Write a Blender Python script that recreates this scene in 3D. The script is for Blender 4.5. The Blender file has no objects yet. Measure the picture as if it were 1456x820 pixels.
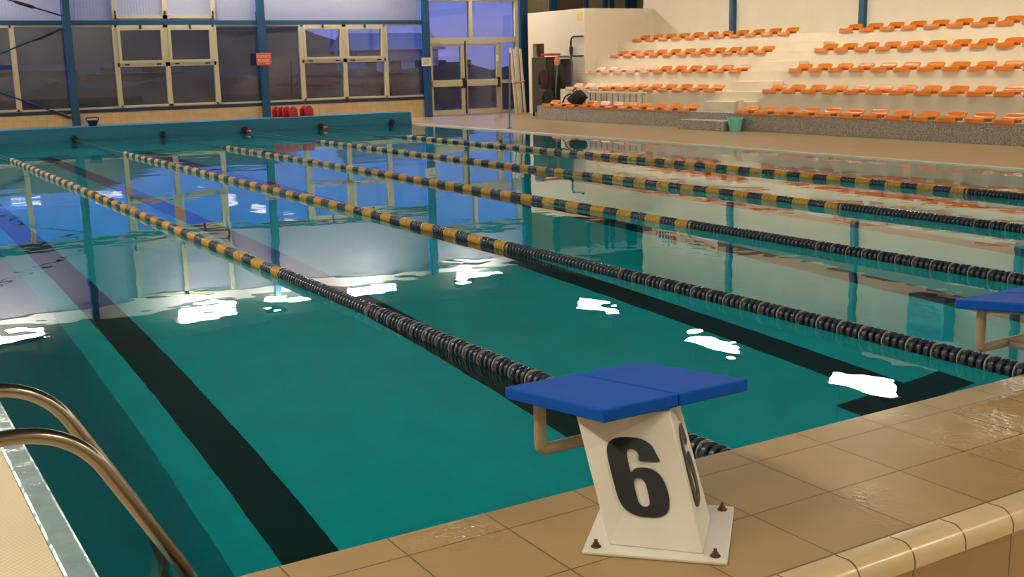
import bpy, bmesh, math, random
from mathutils import Vector, Matrix
random.seed(7)
PI = math.pi
SC = bpy.context.scene
COL = SC.collection

# ------------------------------------------------------------------ materials
def _mat(name):
    m = bpy.data.materials.new(name); m.use_nodes = True
    nt = m.node_tree
    return m, nt, nt.nodes['Principled BSDF'], nt.nodes, nt.links

def srgb(r, g, b):
    f = lambda c: (c/255/12.92) if c/255 <= .04045 else ((c/255+.055)/1.055)**2.4
    return (f(r), f(g), f(b), 1)

def plain(name, col, rough=.5, metal=0., var=.0, scale=6., bump=0., bscale=80., spec=.5, stretch=None):
    m, nt, P, N, L = _mat(name)
    P.inputs['Roughness'].default_value = rough
    P.inputs['Metallic'].default_value = metal
    P.inputs['Specular IOR Level'].default_value = spec
    P.inputs['Base Color'].default_value = col
    if var or bump:
        tc = N.new('ShaderNodeTexCoord')
        src = tc.outputs['Object']
        if stretch:
            mp = N.new('ShaderNodeMapping'); mp.inputs['Scale'].default_value = stretch
            L.new(src, mp.inputs['Vector']); src = mp.outputs['Vector']
    if var:
        n = N.new('ShaderNodeTexNoise'); n.inputs['Scale'].default_value = scale; n.inputs['Detail'].default_value = 6
        L.new(src, n.inputs['Vector'])
        r = N.new('ShaderNodeValToRGB')
        r.color_ramp.elements[0].position = .3; r.color_ramp.elements[1].position = .7
        r.color_ramp.elements[0].color = (col[0]*(1-var), col[1]*(1-var), col[2]*(1-var), 1)
        r.color_ramp.elements[1].color = (min(1, col[0]*(1+var)), min(1, col[1]*(1+var)), min(1, col[2]*(1+var)), 1)
        L.new(n.outputs['Fac'], r.inputs['Fac']); L.new(r.outputs['Color'], P.inputs['Base Color'])
    if bump:
        n2 = N.new('ShaderNodeTexNoise'); n2.inputs['Scale'].default_value = bscale; n2.inputs['Detail'].default_value = 3
        L.new(src, n2.inputs['Vector'])
        b = N.new('ShaderNodeBump'); b.inputs['Strength'].default_value = bump; b.inputs['Distance'].default_value = .01
        L.new(n2.outputs['Fac'], b.inputs['Height']); L.new(b.outputs['Normal'], P.inputs['Normal'])
    return m

def tiles(name, c1, c2, grout, w, h, ox=0., oy=0., mortar=.004, rough=.35, axes='xy', wet=0., bump=.4, gradient=0.):
    """square tiles with grout, in the object's own metres"""
    m, nt, P, N, L = _mat(name)
    tc = N.new('ShaderNodeTexCoord'); sep = N.new('ShaderNodeSeparateXYZ'); L.new(tc.outputs['Object'], sep.inputs[0])
    cmb = N.new('ShaderNodeCombineXYZ')
    for k, a in enumerate(axes):
        ad = N.new('ShaderNodeMath'); ad.operation = 'ADD'; ad.inputs[1].default_value = -(ox, oy)[k] + 90*(w, h)[k]
        L.new(sep.outputs['XYZ'.index(a.upper())], ad.inputs[0]); L.new(ad.outputs[0], cmb.inputs[k])
    br = N.new('ShaderNodeTexBrick'); br.offset = 0; br.squash = 1
    br.inputs['Scale'].default_value = 1; br.inputs['Brick Width'].default_value = w; br.inputs['Row Height'].default_value = h
    br.inputs['Mortar Size'].default_value = mortar/2; br.inputs['Mortar Smooth'].default_value = .1; br.inputs['Bias'].default_value = 0
    br.inputs['Color1'].default_value = c1; br.inputs['Color2'].default_value = c2; br.inputs['Mortar'].default_value = grout
    L.new(cmb.outputs[0], br.inputs['Vector'])
    n = N.new('ShaderNodeTexNoise'); n.inputs['Scale'].default_value = 3.5; n.inputs['Detail'].default_value = 8
    L.new(tc.outputs['Object'], n.inputs['Vector'])
    mx = N.new('ShaderNodeMix'); mx.data_type = 'RGBA'; mx.blend_type = 'MULTIPLY'; mx.inputs['Factor'].default_value = .3
    rp = N.new('ShaderNodeValToRGB'); rp.color_ramp.elements[0].position = .35; rp.color_ramp.elements[1].position = .65
    rp.color_ramp.elements[0].color = (.84, .84, .84, 1); rp.color_ramp.elements[1].color = (1.06, 1.06, 1.06, 1)
    L.new(n.outputs['Fac'], rp.inputs['Fac'])
    L.new(br.outputs['Color'], mx.inputs['A']); L.new(rp.outputs['Color'], mx.inputs['B'])
    L.new(mx.outputs['Result'], P.inputs['Base Color'])
    P.inputs['Roughness'].default_value = rough
    b = N.new('ShaderNodeBump'); b.inputs['Strength'].default_value = bump; b.inputs['Distance'].default_value = .003; b.invert = True
    L.new(br.outputs['Fac'], b.inputs['Height'])
    last = b
    if wet:
        # puddled water and droplets: smooth patches with a fine droplet relief
        pn = N.new('ShaderNodeTexNoise'); pn.inputs['Scale'].default_value = 1.7; pn.inputs['Detail'].default_value = 3
        L.new(tc.outputs['Object'], pn.inputs['Vector'])
        pr = N.new('ShaderNodeValToRGB'); pr.color_ramp.elements[0].position = .50; pr.color_ramp.elements[1].position = .72
        gx = N.new('ShaderNodeMath'); gx.operation = 'MULTIPLY_ADD'; gx.inputs[1].default_value = gradient; gx.use_clamp = False
        L.new(sep.outputs['X'], gx.inputs[0]); L.new(pn.outputs['Fac'], gx.inputs[2]); L.new(gx.outputs[0], pr.inputs['Fac'])
        mr = N.new('ShaderNodeMapRange'); mr.inputs['To Min'].default_value = rough; mr.inputs['To Max'].default_value = wet
        L.new(pr.outputs['Color'], mr.inputs['Value']); L.new(mr.outputs[0], P.inputs['Roughness'])
        dn = N.new('ShaderNodeTexNoise'); dn.inputs['Scale'].default_value = 55; dn.inputs['Detail'].default_value = 2
        L.new(tc.outputs['Object'], dn.inputs['Vector'])
        ml = N.new('ShaderNodeMath'); ml.operation = 'MULTIPLY'
        L.new(dn.outputs['Fac'], ml.inputs[0]); L.new(pr.outputs['Color'], ml.inputs[1])
        b2 = N.new('ShaderNodeBump'); b2.inputs['Strength'].default_value = 1.; b2.inputs['Distance'].default_value = .006
        L.new(ml.outputs[0], b2.inputs['Height']); L.new(b.outputs['Normal'], b2.inputs['Normal'])
        last = b2
    L.new(last.outputs['Normal'], P.inputs['Normal'])
    return m

def speckle(name, c1, c2, scale=120., rough=.5):
    m, nt, P, N, L = _mat(name)
    tc = N.new('ShaderNodeTexCoord'); n = N.new('ShaderNodeTexNoise'); n.inputs['Scale'].default_value = scale; n.inputs['Detail'].default_value = 2
    L.new(tc.outputs['Object'], n.inputs['Vector'])
    r = N.new('ShaderNodeValToRGB'); r.color_ramp.elements[0].position = .38; r.color_ramp.elements[1].position = .62
    r.color_ramp.elements[0].color = c1; r.color_ramp.elements[1].color = c2
    L.new(n.outputs['Fac'], r.inputs['Fac']); L.new(r.outputs['Color'], P.inputs['Base Color'])
    P.inputs['Roughness'].default_value = rough
    return m

def emission(name, col, power):
    m, nt, P, N, L = _mat(name)
    P.inputs['Base Color'].default_value = (.8, .8, .8, 1)
    P.inputs['Emission Color'].default_value = col; P.inputs['Emission Strength'].default_value = power
    return m

def glass(name):
    """thin window pane: see-through with a mirror-like surface"""
    m, nt, P, N, L = _mat(name)
    N.remove(P)
    out = [n for n in N if n.type == 'OUTPUT_MATERIAL'][0]
    t = N.new('ShaderNodeBsdfTransparent'); t.inputs['Color'].default_value = (.82, .84, .9, 1)
    g = N.new('ShaderNodeBsdfGlossy'); g.inputs['Roughness'].default_value = .015
    f = N.new('ShaderNodeFresnel'); f.inputs['IOR'].default_value = 1.5
    a = N.new('ShaderNodeMath'); a.operation = 'MULTIPLY_ADD'; a.inputs[1].default_value = 1.2; a.inputs[2].default_value = .02
    mx = N.new('ShaderNodeMixShader')
    L.new(f.outputs[0], a.inputs[0]); L.new(a.outputs[0], mx.inputs['Fac']); L.new(t.outputs[0], mx.inputs[1]); L.new(g.outputs[0], mx.inputs[2])
    d = N.new('ShaderNodeBsdfDiffuse'); d.inputs['Color'].default_value = (.5, .47, .44, 1)  # grey film mixed in to imitate the wash of interior reflections
    dn = N.new('ShaderNodeTexNoise'); dn.inputs['Scale'].default_value = 1.6; dn.inputs['Detail'].default_value = 6
    tc = N.new('ShaderNodeTexCoord'); L.new(tc.outputs['Object'], dn.inputs['Vector'])
    dr = N.new('ShaderNodeMapRange'); dr.inputs['From Min'].default_value = .3; dr.inputs['From Max'].default_value = .7; dr.inputs['To Min'].default_value = .03; dr.inputs['To Max'].default_value = .12
    L.new(dn.outputs['Fac'], dr.inputs['Value'])
    m2 = N.new('ShaderNodeMixShader'); L.new(dr.outputs[0], m2.inputs['Fac']); L.new(mx.outputs[0], m2.inputs[1]); L.new(d.outputs[0], m2.inputs[2])
    L.new(m2.outputs[0], out.inputs['Surface'])
    return m

def polycarb(name):
    """ribbed translucent sheet"""
    m, nt, P, N, L = _mat(name)
    out = [n for n in N if n.type == 'OUTPUT_MATERIAL'][0]
    P.inputs['Base Color'].default_value = srgb(205, 203, 212)
    P.inputs['Roughness'].default_value = .22
    tc = N.new('ShaderNodeTexCoord')
    w = N.new('ShaderNodeTexWave'); w.bands_direction = 'X'; w.inputs['Scale'].default_value = 4.0
    w.inputs['Distortion'].default_value = .4; w.inputs['Detail'].default_value = 1
    L.new(tc.outputs['Object'], w.inputs['Vector'])
    b = N.new('ShaderNodeBump'); b.inputs['Strength'].default_value = .35; b.inputs['Distance'].default_value = .01
    L.new(w.outputs['Fac'], b.inputs['Height']); L.new(b.outputs['Normal'], P.inputs['Normal'])
    tr = N.new('ShaderNodeBsdfTranslucent'); tr.inputs['Color'].default_value = (.78, .84, 1., 1)
    mx = N.new('ShaderNodeMixShader'); mx.inputs['Fac'].default_value = .5
    L.new(P.outputs[0], mx.inputs[1]); L.new(tr.outputs[0], mx.inputs[2]); L.new(mx.outputs[0], out.inputs['Surface'])
    return m

def water_mat(name):
    m, nt, P, N, L = _mat(name)
    N.remove(P)
    out = [n for n in N if n.type == 'OUTPUT_MATERIAL'][0]
    g = N.new('ShaderNodeBsdfGlass'); g.inputs['IOR'].default_value = 1.333; g.inputs['Roughness'].default_value = 0
    tc = N.new('ShaderNodeTexCoord')
    n1 = N.new('ShaderNodeTexNoise'); n1.inputs['Scale'].default_value = .7; n1.inputs['Detail'].default_value = 2; n1.inputs['Roughness'].default_value = .45
    n2 = N.new('ShaderNodeTexNoise'); n2.inputs['Scale'].default_value = 4.; n2.inputs['Detail'].default_value = 1
    L.new(tc.outputs['Object'], n1.inputs['Vector']); L.new(tc.outputs['Object'], n2.inputs['Vector'])
    b1 = N.new('ShaderNodeBump'); b1.inputs['Strength'].default_value = 1.; b1.inputs['Distance'].default_value = WAVE1
    b2 = N.new('ShaderNodeBump'); b2.inputs['Strength'].default_value = 1.; b2.inputs['Distance'].default_value = WAVE2
    L.new(n1.outputs['Fac'], b1.inputs['Height']); L.new(n2.outputs['Fac'], b2.inputs['Height'])
    L.new(b1.outputs['Normal'], b2.inputs['Normal']); L.new(b2.outputs['Normal'], g.inputs['Normal'])
    va = N.new('ShaderNodeVolumeAbsorption'); va.inputs['Color'].default_value = (.02, .93, .94, 1); va.inputs['Density'].default_value = .5
    L.new(g.outputs[0], out.inputs['Surface']); L.new(va.outputs[0], out.inputs['Volume'])
    return m
WAVE1, WAVE2 = .0055, .0007

M = {}
M['tan'] = tiles('tan_deck_tile', srgb(176, 146, 98), srgb(170, 140, 92), srgb(104, 82, 50), .3045, .305, -.795, -.13, .005, .36, 'xy', .11, gradient=.05)
M['deck'] = tiles('deck_tile', srgb(176, 148, 108), srgb(168, 140, 100), srgb(140, 114, 78), .3, .3, 0, 0, .004, .3, 'xy')
M['tanface'] = tiles('tan_wall_tile', srgb(172, 142, 95), srgb(166, 136, 90), srgb(104, 82, 50), .406, .305, -.188, .323, .005, .38, 'xz')
M['bull'] = tiles('bullnose_tile', srgb(222, 198, 154), srgb(214, 190, 146), srgb(120, 92, 55), .203, 3, -.797, -1, .006, .22, 'xy')
M['lowwall'] = tiles('beige_wall_tile', srgb(226, 200, 158), srgb(218, 190, 148), srgb(180, 150, 108), .2, .2, 0, 0, .004, .35, 'xz')
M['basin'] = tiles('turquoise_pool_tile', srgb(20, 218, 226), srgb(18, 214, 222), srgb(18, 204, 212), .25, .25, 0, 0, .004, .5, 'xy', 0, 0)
M['endwall'] = plain('turquoise_paint', srgb(22, 116, 146), .45, var=.1, scale=2)
M['line'] = plain('black_floor_tile', (.012, .014, .016, 1), .5)
M['white'] = plain('white_wall_paint', srgb(228, 214, 192), .7, var=.04, scale=1.2)
M['offwhite'] = plain('offwhite_panel', srgb(215, 206, 186), .6, var=.05, scale=1.5)
M['tier'] = plain('painted_concrete', srgb(232, 218, 192), .6, var=.05, scale=2.5)
M['plinth'] = speckle('grey_terrazzo', srgb(128, 126, 118), srgb(190, 184, 170), 45)
M['brownband'] = plain('brown_band', srgb(112, 90, 66), .6)
M['corr'] = plain('beige_corrugated', srgb(176, 160, 128), .6, var=.12, scale=3, stretch=(8, 8, .5))
M['ceil'] = plain('grey_roof_lining', srgb(74, 76, 76), .85, var=.08, scale=.6)
M['blue'] = plain('blue_steel_paint', srgb(16, 74, 116), .4, var=.08, scale=3)
M['darkblue'] = plain('dark_blue_steel', srgb(14, 44, 84), .45)
M['alu'] = plain('beige_window_frame', srgb(200, 190, 160), .4, var=.04)
M['glass'] = glass('window_glass')
M['poly'] = polycarb('polycarbonate_sheet')
M['black'] = plain('black_plastic', (.008, .008, .009, 1), .45)
M['blackcloth'] = plain('black_cloth', (.01, .01, .012, 1), .9, bump=.4, bscale=40)
M['maroon'] = plain('maroon_cloth', srgb(58, 24, 34), .9, bump=.4, bscale=40)
M['olive'] = plain('olive_metal', srgb(74, 66, 44), .5, var=.12)
M['brown'] = plain('dark_brown_board', srgb(54, 46, 34), .6, var=.12)
M['orange'] = plain('orange_plastic', srgb(214, 118, 18), .3, var=.06, scale=3)
M['lighter'] = plain('pale_orange_plastic', srgb(226, 176, 136), .4, var=.08, scale=3)  # paler tone for the first seats of two rows
M['red'] = plain('red_foam', srgb(212, 44, 46), .55, var=.06)
M['redsign'] = plain('red_sign', srgb(226, 92, 72), .4)
M['cream'] = plain('cream_letter', srgb(250, 205, 175), .5)
M['paper'] = plain('white_paper', srgb(232, 226, 208), .6)
M['greyink'] = plain('grey_ink', srgb(120, 118, 118), .6)
M['yellowsign'] = plain('yellow_card', srgb(226, 206, 112), .5)
M['navy'] = plain('navy_float_plastic', srgb(54, 62, 76), .25, var=.1, scale=30)
M['hub'] = plain('dark_float_hub', srgb(14, 18, 28), .5)
M['rim'] = plain('pale_float_plastic', srgb(140, 140, 138), .35)
M['amber'] = plain('amber_float_plastic', srgb(198, 152, 44), .4, var=.12, scale=9)
M['straw'] = plain('faded_amber_plastic', srgb(196, 174, 122), .5, var=.12, scale=9)
M['cable'] = plain('steel_cable', srgb(70, 80, 78), .5, metal=.6)
M['steel'] = plain('stainless_steel', srgb(152, 143, 128), .24, metal=1., var=.05)
M['boardblue'] = plain('blue_grip_board', srgb(14, 84, 184), .6, var=.06, scale=25, bump=.05, bscale=260, spec=.1)
M['postwhite'] = plain('white_enamel', srgb(224, 219, 206), .4, var=.07, scale=5)
M['pipe'] = plain('beige_enamel_pipe', srgb(166, 154, 134), .42, var=.06)
M['digit'] = plain('black_vinyl', (.006, .006, .007, 1), .4)
M['rust'] = plain('rusty_bolt', srgb(92, 62, 38), .75, var=.3, scale=40)
M['lip'] = plain('wet_pale_lip', srgb(150, 176, 178), .12, var=.12, scale=9, bump=.5, bscale=14)
M['edge'] = plain('pale_edge_tile', srgb(244, 234, 212), .3)
M['aqua'] = plain('aqua_plastic', srgb(124, 212, 196), .35)
M['greytube'] = plain('grey_blue_tube', srgb(76, 88, 96), .4)
M['greymetal'] = plain('grey_metal', srgb(130, 130, 126), .45, metal=.3)
M['pink'] = plain('salmon_plastic', srgb(210, 128, 104), .6)
M['dullred'] = plain('dull_red_plastic', srgb(150, 78, 66), .5)
M['eaves'] = plain('white_eaves_sheet', srgb(236, 240, 246), .4)
M['shaded_side'] = plain('turquoise_shade_tone', srgb(12, 150, 166), .5)  # shade along the left pool side is put into this darker turquoise
M['heater'] = plain('bright_blue_enamel', srgb(16, 128, 172), .3)
M['board'] = plain('white_painted_wood', srgb(226, 212, 178), .5, var=.05)
M['ground'] = plain('dark_ground', srgb(38, 36, 34), .9, var=.3, scale=.4)
M['hill'] = plain('dark_hillside', srgb(40, 40, 40), .95, var=.35, scale=.12)
M['shed'] = plain('pale_render', srgb(176, 178, 190), .8, var=.06)
M['dull'] = plain('dull_render', srgb(74, 74, 80), .8, var=.15)
M['shed2'] = plain('grey_render', srgb(46, 45, 47), .8, var=.15)
M['tile_roof'] = plain('dark_roof', srgb(60, 50, 48), .8)
M['lamp'] = emission('floodlight_lens', (1., .90, .74, 1), 61.)
M['lampbody'] = plain('lamp_housing', srgb(110, 110, 108), .4, metal=.5)
# ivory grating with fine slats
def grating():
    m, nt, P, N, L = _mat('ivory_grating')
    tc = N.new('ShaderNodeTexCoord'); w = N.new('ShaderNodeTexWave'); w.bands_direction = 'Y'; w.inputs['Scale'].default_value = 26
    L.new(tc.outputs['Object'], w.inputs['Vector'])
    r = N.new('ShaderNodeValToRGB'); r.color_ramp.elements[0].color = srgb(208, 186, 144); r.color_ramp.elements[1].color = srgb(246, 230, 192); r.color_ramp.elements[1].position = .35
    L.new(w.outputs['Fac'], r.inputs['Fac']); L.new(r.outputs['Color'], P.inputs['Base Color'])
    b = N.new('ShaderNodeBump'); b.inputs['Strength'].default_value = .4; b.inputs['Distance'].default_value = .004
    L.new(w.outputs['Fac'], b.inputs['Height']); L.new(b.outputs['Normal'], P.inputs['Normal'])
    P.inputs['Roughness'].default_value = .45
    return m
M['grate'] = grating()
M['water'] = water_mat('pool_water')

# ------------------------------------------------------------------ mesh helpers
class MB:
    def __init__(s): s.bm = bmesh.new()
    def box(s, x0, y0, z0, x1, y1, z1):
        v = [s.bm.verts.new(p) for p in ((x0,y0,z0),(x1,y0,z0),(x1,y1,z0),(x0,y1,z0),(x0,y0,z1),(x1,y0,z1),(x1,y1,z1),(x0,y1,z1))]
        for f in ((3,2,1,0),(4,5,6,7),(0,1,5,4),(1,2,6,5),(2,3,7,6),(3,0,4,7)): s.bm.faces.new([v[i] for i in f])
        return s
    def hexa(s, p):
        v = [s.bm.verts.new(q) for q in p]
        for f in ((3,2,1,0),(4,5,6,7),(0,1,5,4),(1,2,6,5),(2,3,7,6),(3,0,4,7)): s.bm.faces.new([v[i] for i in f])
        return s
    def prism(s, poly, d):
        """extrude a planar list of 3-D points by the vector d"""
        d = Vector(d); a = [s.bm.verts.new(p) for p in poly]; b = [s.bm.verts.new(Vector(p)+d) for p in poly]
        n = len(a)
        s.bm.faces.new(a[::-1]); s.bm.faces.new(b)
        for i in range(n): s.bm.faces.new([a[i], a[(i+1) % n], b[(i+1) % n], b[i]])
        return s
    def tube(s, pts, r, n=12, cap=True):
        pts = [Vector(p) for p in pts]; rs = r if isinstance(r, (list, tuple)) else [r]*len(pts)
        rings = []; up = None
        for i, p in enumerate(pts):
            t = (pts[min(i+1, len(pts)-1)]-pts[max(i-1, 0)]).normalized()
            if up is None:
                up = Vector((0, 0, 1)) if abs(t.z) < .9 else Vector((1, 0, 0))
            a = (up - t*up.dot(t)).normalized(); up = a; b = t.cross(a)
            rings.append([s.bm.verts.new(p+(a*math.cos(2*PI*k/n)+b*math.sin(2*PI*k/n))*rs[i]) for k in range(n)])
        for A, B in zip(rings, rings[1:]):
            for k in range(n): s.bm.faces.new([A[k], A[(k+1) % n], B[(k+1) % n], B[k]])
        if cap: s.bm.faces.new(rings[0][::-1]); s.bm.faces.new(rings[-1])
        return s
    def lathe(s, prof, n=24, c=(0,0,0), axis='z'):
        """revolve (r, h) pairs around an axis"""
        rings = []
        for r, h in prof:
            ring = []
            for k in range(n):
                a = 2*PI*k/n; u, v = r*math.cos(a), r*math.sin(a)
                q = (u, v, h) if axis == 'z' else ((v, h, u) if axis == 'y' else (h, u, v))
                ring.append(s.bm.verts.new((c[0]+q[0], c[1]+q[1], c[2]+q[2])))
            rings.append(ring)
        for A, B in zip(rings, rings[1:]):
            for k in range(n): s.bm.faces.new([A[k], A[(k+1) % n], B[(k+1) % n], B[k]])
        s.bm.faces.new(rings[0][::-1]); s.bm.faces.new(rings[-1])
        return s
    def bevel(s, w, seg=2):
        bmesh.ops.bevel(s.bm, geom=list(s.bm.edges), offset=w, segments=seg, affect='EDGES', profile=.5)
        return s
    def mesh(s, name, smooth=False):
        bmesh.ops.recalc_face_normals(s.bm, faces=s.bm.faces)
        me = bpy.data.meshes.new(name); s.bm.to_mesh(me); s.bm.free()
        if smooth:
            for p in me.polygons: p.use_smooth = True
            me.set_sharp_from_angle(angle=math.radians(38))
        return me
    def build(s, name, mat, parent=None, smooth=False):
        me = s.mesh(name, smooth); me.materials.append(mat)
        return link(name, me, parent)

def link(name, me, parent=None):
    o = bpy.data.objects.new(name, me); COL.objects.link(o)
    if parent is not None: o.parent = parent
    return o
def tag(o, label=None, cat=None, group=None, kind=None):
    if label: o['label'] = label
    if cat: o['category'] = cat
    if group: o['group'] = group
    if kind: o['kind'] = kind
    return o
def thing(name, label, cat, loc=(0,0,0), rz=0., group=None):
    o = bpy.data.objects.new(name, None); COL.objects.link(o)
    o.location = loc; o.rotation_euler = (0, 0, rz); o.empty_display_size = .1
    return tag(o, label, cat, group)
def struct(o, label=None, cat=None):
    return tag(o, label, cat, None, 'structure')
def sgroup(name, loc=(0,0,0), label=None, cat=None):
    o = bpy.data.objects.new(name, None); COL.objects.link(o); o.location = loc; o.empty_display_size = .1
    return struct(o, label, cat)
def copy_tree(o, parent=None):
    c = o.copy(); COL.objects.link(c)
    if parent is not None: c.parent = parent
    for ch in list(o.children): copy_tree(ch, c)
    return c
def arc(c, r, a0, a1, n, ax=(1,0,0), ay=(0,0,1)):
    c, ax, ay = Vector(c), Vector(ax), Vector(ay)
    return [c+ax*(r*math.cos(a0+(a1-a0)*i/n))+ay*(r*math.sin(a0+(a1-a0)*i/n)) for i in range(n+1)]
def bend(pts, r, n=6):
    """round the corners of a polyline"""
    pts = [Vector(p) for p in pts]; out = [pts[0]]
    for a, b, c in zip(pts, pts[1:], pts[2:]):
        u, v = (a-b).normalized(), (c-b).normalized()
        d = min(r, (a-b).length*.48, (c-b).length*.48)
        p, q = b+u*d, b+v*d
        for i in range(n+1):
            t = i/n; out.append(p*(1-t)**2+b*2*t*(1-t)+q*t*t)
    return out+[pts[-1]]

# ------------------------------------------------------------------ sizes (metres; y along the pool, z up, water at 0)
XL, XR, PL = -2.30, 10.72, 25.0        # pool edges left / right, pool length
LW = 2.02                              # lane width
NH = .323                              # starting platform height
FY = 28.3                              # window facade
DZ = .008                              # deck level
POOLD = -2.10

# ------------------------------------------------------------------ pool
g = sgroup('pool_basin', label='turquoise tiled swimming pool basin', cat='pool')
MB().box(XL-.3, -.3, POOLD-.3, XR+.3, PL+.3, POOLD).build('basin_floor', M['basin'], g)
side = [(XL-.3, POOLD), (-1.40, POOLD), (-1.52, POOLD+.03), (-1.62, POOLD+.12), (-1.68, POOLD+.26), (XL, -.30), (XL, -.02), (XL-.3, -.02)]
MB().prism([(q[0], -.3, q[1]) for q in side], (0, PL+.6, 0)).build('basin_side', M['shaded_side'], g, True)
MB().box(XR, -.3, POOLD, XR+.3, PL+.3, -.02).build('basin_side', M['basin'], g)
MB().box(XL, PL, POOLD, XR, PL+.3, -.02).build('basin_end', M['basin'], g)
MB().box(XL, -.3, POOLD, XR, 0, -.02).build('basin_end', M['basin'], g)
for k in range(6):                                        # black tile lines on the floor, a bar across each end
    x = -LW/2+k*LW
    m = MB(); z0, z1 = POOLD, POOLD+.004
    m.box(x-.15, 2.3, z0, x+.15, PL-2.3, z1); m.box(x-.5, 2.0, z0, x+.5, 2.3, z1); m.box(x-.5, PL-2.3, z0, x+.5, PL-2.0, z1)
    m.build('lane_line', M['line'], g)
w = MB().box(XL-.001, -.001, POOLD-.02, XR+.001, PL+.001, 0).build('water', M['water'])
tag(w, 'calm teal pool water mirroring the windows and stands', 'water', None, 'stuff')

# ------------------------------------------------------------------ floor and pool edges
m = MB()
m.box(XR+.12, -7, -.25, 18.6, FY+.2, DZ); m.box(XR+.12, 24.9, -.25, 22.4, FY+.2, DZ)
m2 = MB()
fl = MB()
fl.box(XR+.08, -7, -.3, 22.4, FY+.3, DZ)
fl.box(-9, PL+.9, -.3, XR+.08, FY+.3, DZ)
fl.box(-9, -7, -.3, XL-.46, PL+.9, DZ)
fl.box(XL-.46, -7, -.3, XR+.08, -.83, DZ)
m.bm.free(); m2.bm.free()
struct(fl.build('floor', M['deck']), 'tan tiled pool deck, wet in places', 'floor')
struct(MB().box(XR, 0, -.02, XR+.08, PL, .028).bevel(.004, 1).build('trim_1', M['edge']), 'pale edge strip along the right side of the pool', 'trim')
struct(MB().box(XL-.1, -.83, -.02, XL, PL+.9, .014).bevel(.012, 2).build('trim_2', M['lip']), 'wet pale overflow lip along the left side of the pool', 'trim')
struct(MB().box(XL-.46, -.83, -.02, XL-.1, PL+.9, .01).build('trim_3', M['grate']), 'ivory overflow grating beside the left pool edge', 'grating')
# near starting platform
g = sgroup('starting_platform', label='raised tan tiled starting platform at the near end of the pool', cat='platform')
MB().box(XL-.1, -.745, -.3, XR+.4, 0, NH).build('platform_top', M['tan'], g)
MB().box(XL-.1, -.825, -.3, XR+.4, -.745, NH-.05).build('platform_face', M['tanface'], g)
prof = [(0, -.745, NH-.06), (0, -.745, NH)]
for i in range(9):
    a = PI/2*i/8; prof.append((0, -.785-.045*math.sin(a), NH-.045+.048*math.cos(a)))
prof.append((0, -.83, NH-.06))
MB().prism([(XL-.1, p[1], p[2]) for p in prof], (XR+.5-XL, 0, 0)).build('bullnose_edge', M['bull'], g, True)
# far end wall
g = sgroup('wall_pool_far', label='turquoise painted raised end wall at the far end of the pool', cat='wall')
MB().box(XL-.6, PL, -.3, XR, PL+.85, .333).bevel(.008, 1).build('end_wall', M['endwall'], g)
MB().box(XL-.6, PL-.02, .05, XR, PL, .075).build('end_wall_ledge', M['endwall'], g)

# ------------------------------------------------------------------ lane ropes
def disc_mesh(name, mat, R=.052, wd=.030, spokes=6, rimmat=None):
    """wheel-shaped float: rim, hub and spokes, axis along y"""
    b = MB(); n = 18
    for gi, (ro, ri, y0, y1) in enumerate(((R, R*.80, -wd*.24, wd*.24), (R*.62, .008, -wd*.5, wd*.5))):
        f0 = len(b.bm.faces)
        prof = [(ri, y0), (ro*.97, y0), (ro, y0+.003), (ro, y1-.003), (ro*.97, y1), (ri, y1), (ri, y0)]
        rings = []
        for r, h in prof[:-1]:
            rings.append([b.bm.verts.new((r*math.cos(2*PI*k/n), h, r*math.sin(2*PI*k/n))) for k in range(n)])
        for A, B in zip(rings, rings[1:]+rings[:1]):
            for k in range(n):
                fc = b.bm.faces.new([A[k], A[(k+1) % n], B[(k+1) % n], B[k]]); fc.material_index = gi
    for k in range(spokes):
        a = 2*PI*k/spokes; d = Vector((math.cos(a), 0, math.sin(a))); t = Vector((-math.sin(a), 0, math.cos(a)))*.006
        p0, p1 = d*R*.36, d*R*.86; y = Vector((0, wd*.36, 0))
        b.hexa([p0-t-y, p1-t-y, p1+t-y, p0+t-y, p0-t+y, p1-t+y, p1+t+y, p0+t+y])
    me = b.mesh(name, True); me.materials.append(mat); me.materials.append(M['hub'])
    return me
disc_navy = disc_mesh('lane_float_navy', M['navy'], wd=.048)
disc_pale = disc_mesh('lane_float_pale', M['rim'], R=.0524, wd=.016)
RZ = .022
def float_run(b, y0, y1, R, gap=.47):
    n = 5; p = (y1-y0)/n
    for i in range(n):
        yc = y0+(i+.5)*p; h = p*gap
        if gap < .45: b.lathe([(R*(.6 if gap < .4 else .84), yc-p*.5), (R*(.6 if gap < .4 else .84), yc+p*.5)], 10, (0, 0, RZ), 'y')
        b.lathe([(.02, yc-h), (R*.9, yc-h), (R, yc-h*.7), (R, yc+h*.7), (R*.9, yc+h), (.02, yc+h)], 12, (0, 0, RZ), 'y')
rope_label = ['navy and amber lane rope nearest the camera, ending behind the numbered starting block',
              'second lane rope from the left, ending under the blue block at right edge',
              'navy and amber lane rope in the middle, third of five from the left',
              'navy and amber lane rope running second nearest the orange stands',
              'navy and amber lane rope nearest the right pool edge and orange stands']
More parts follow.
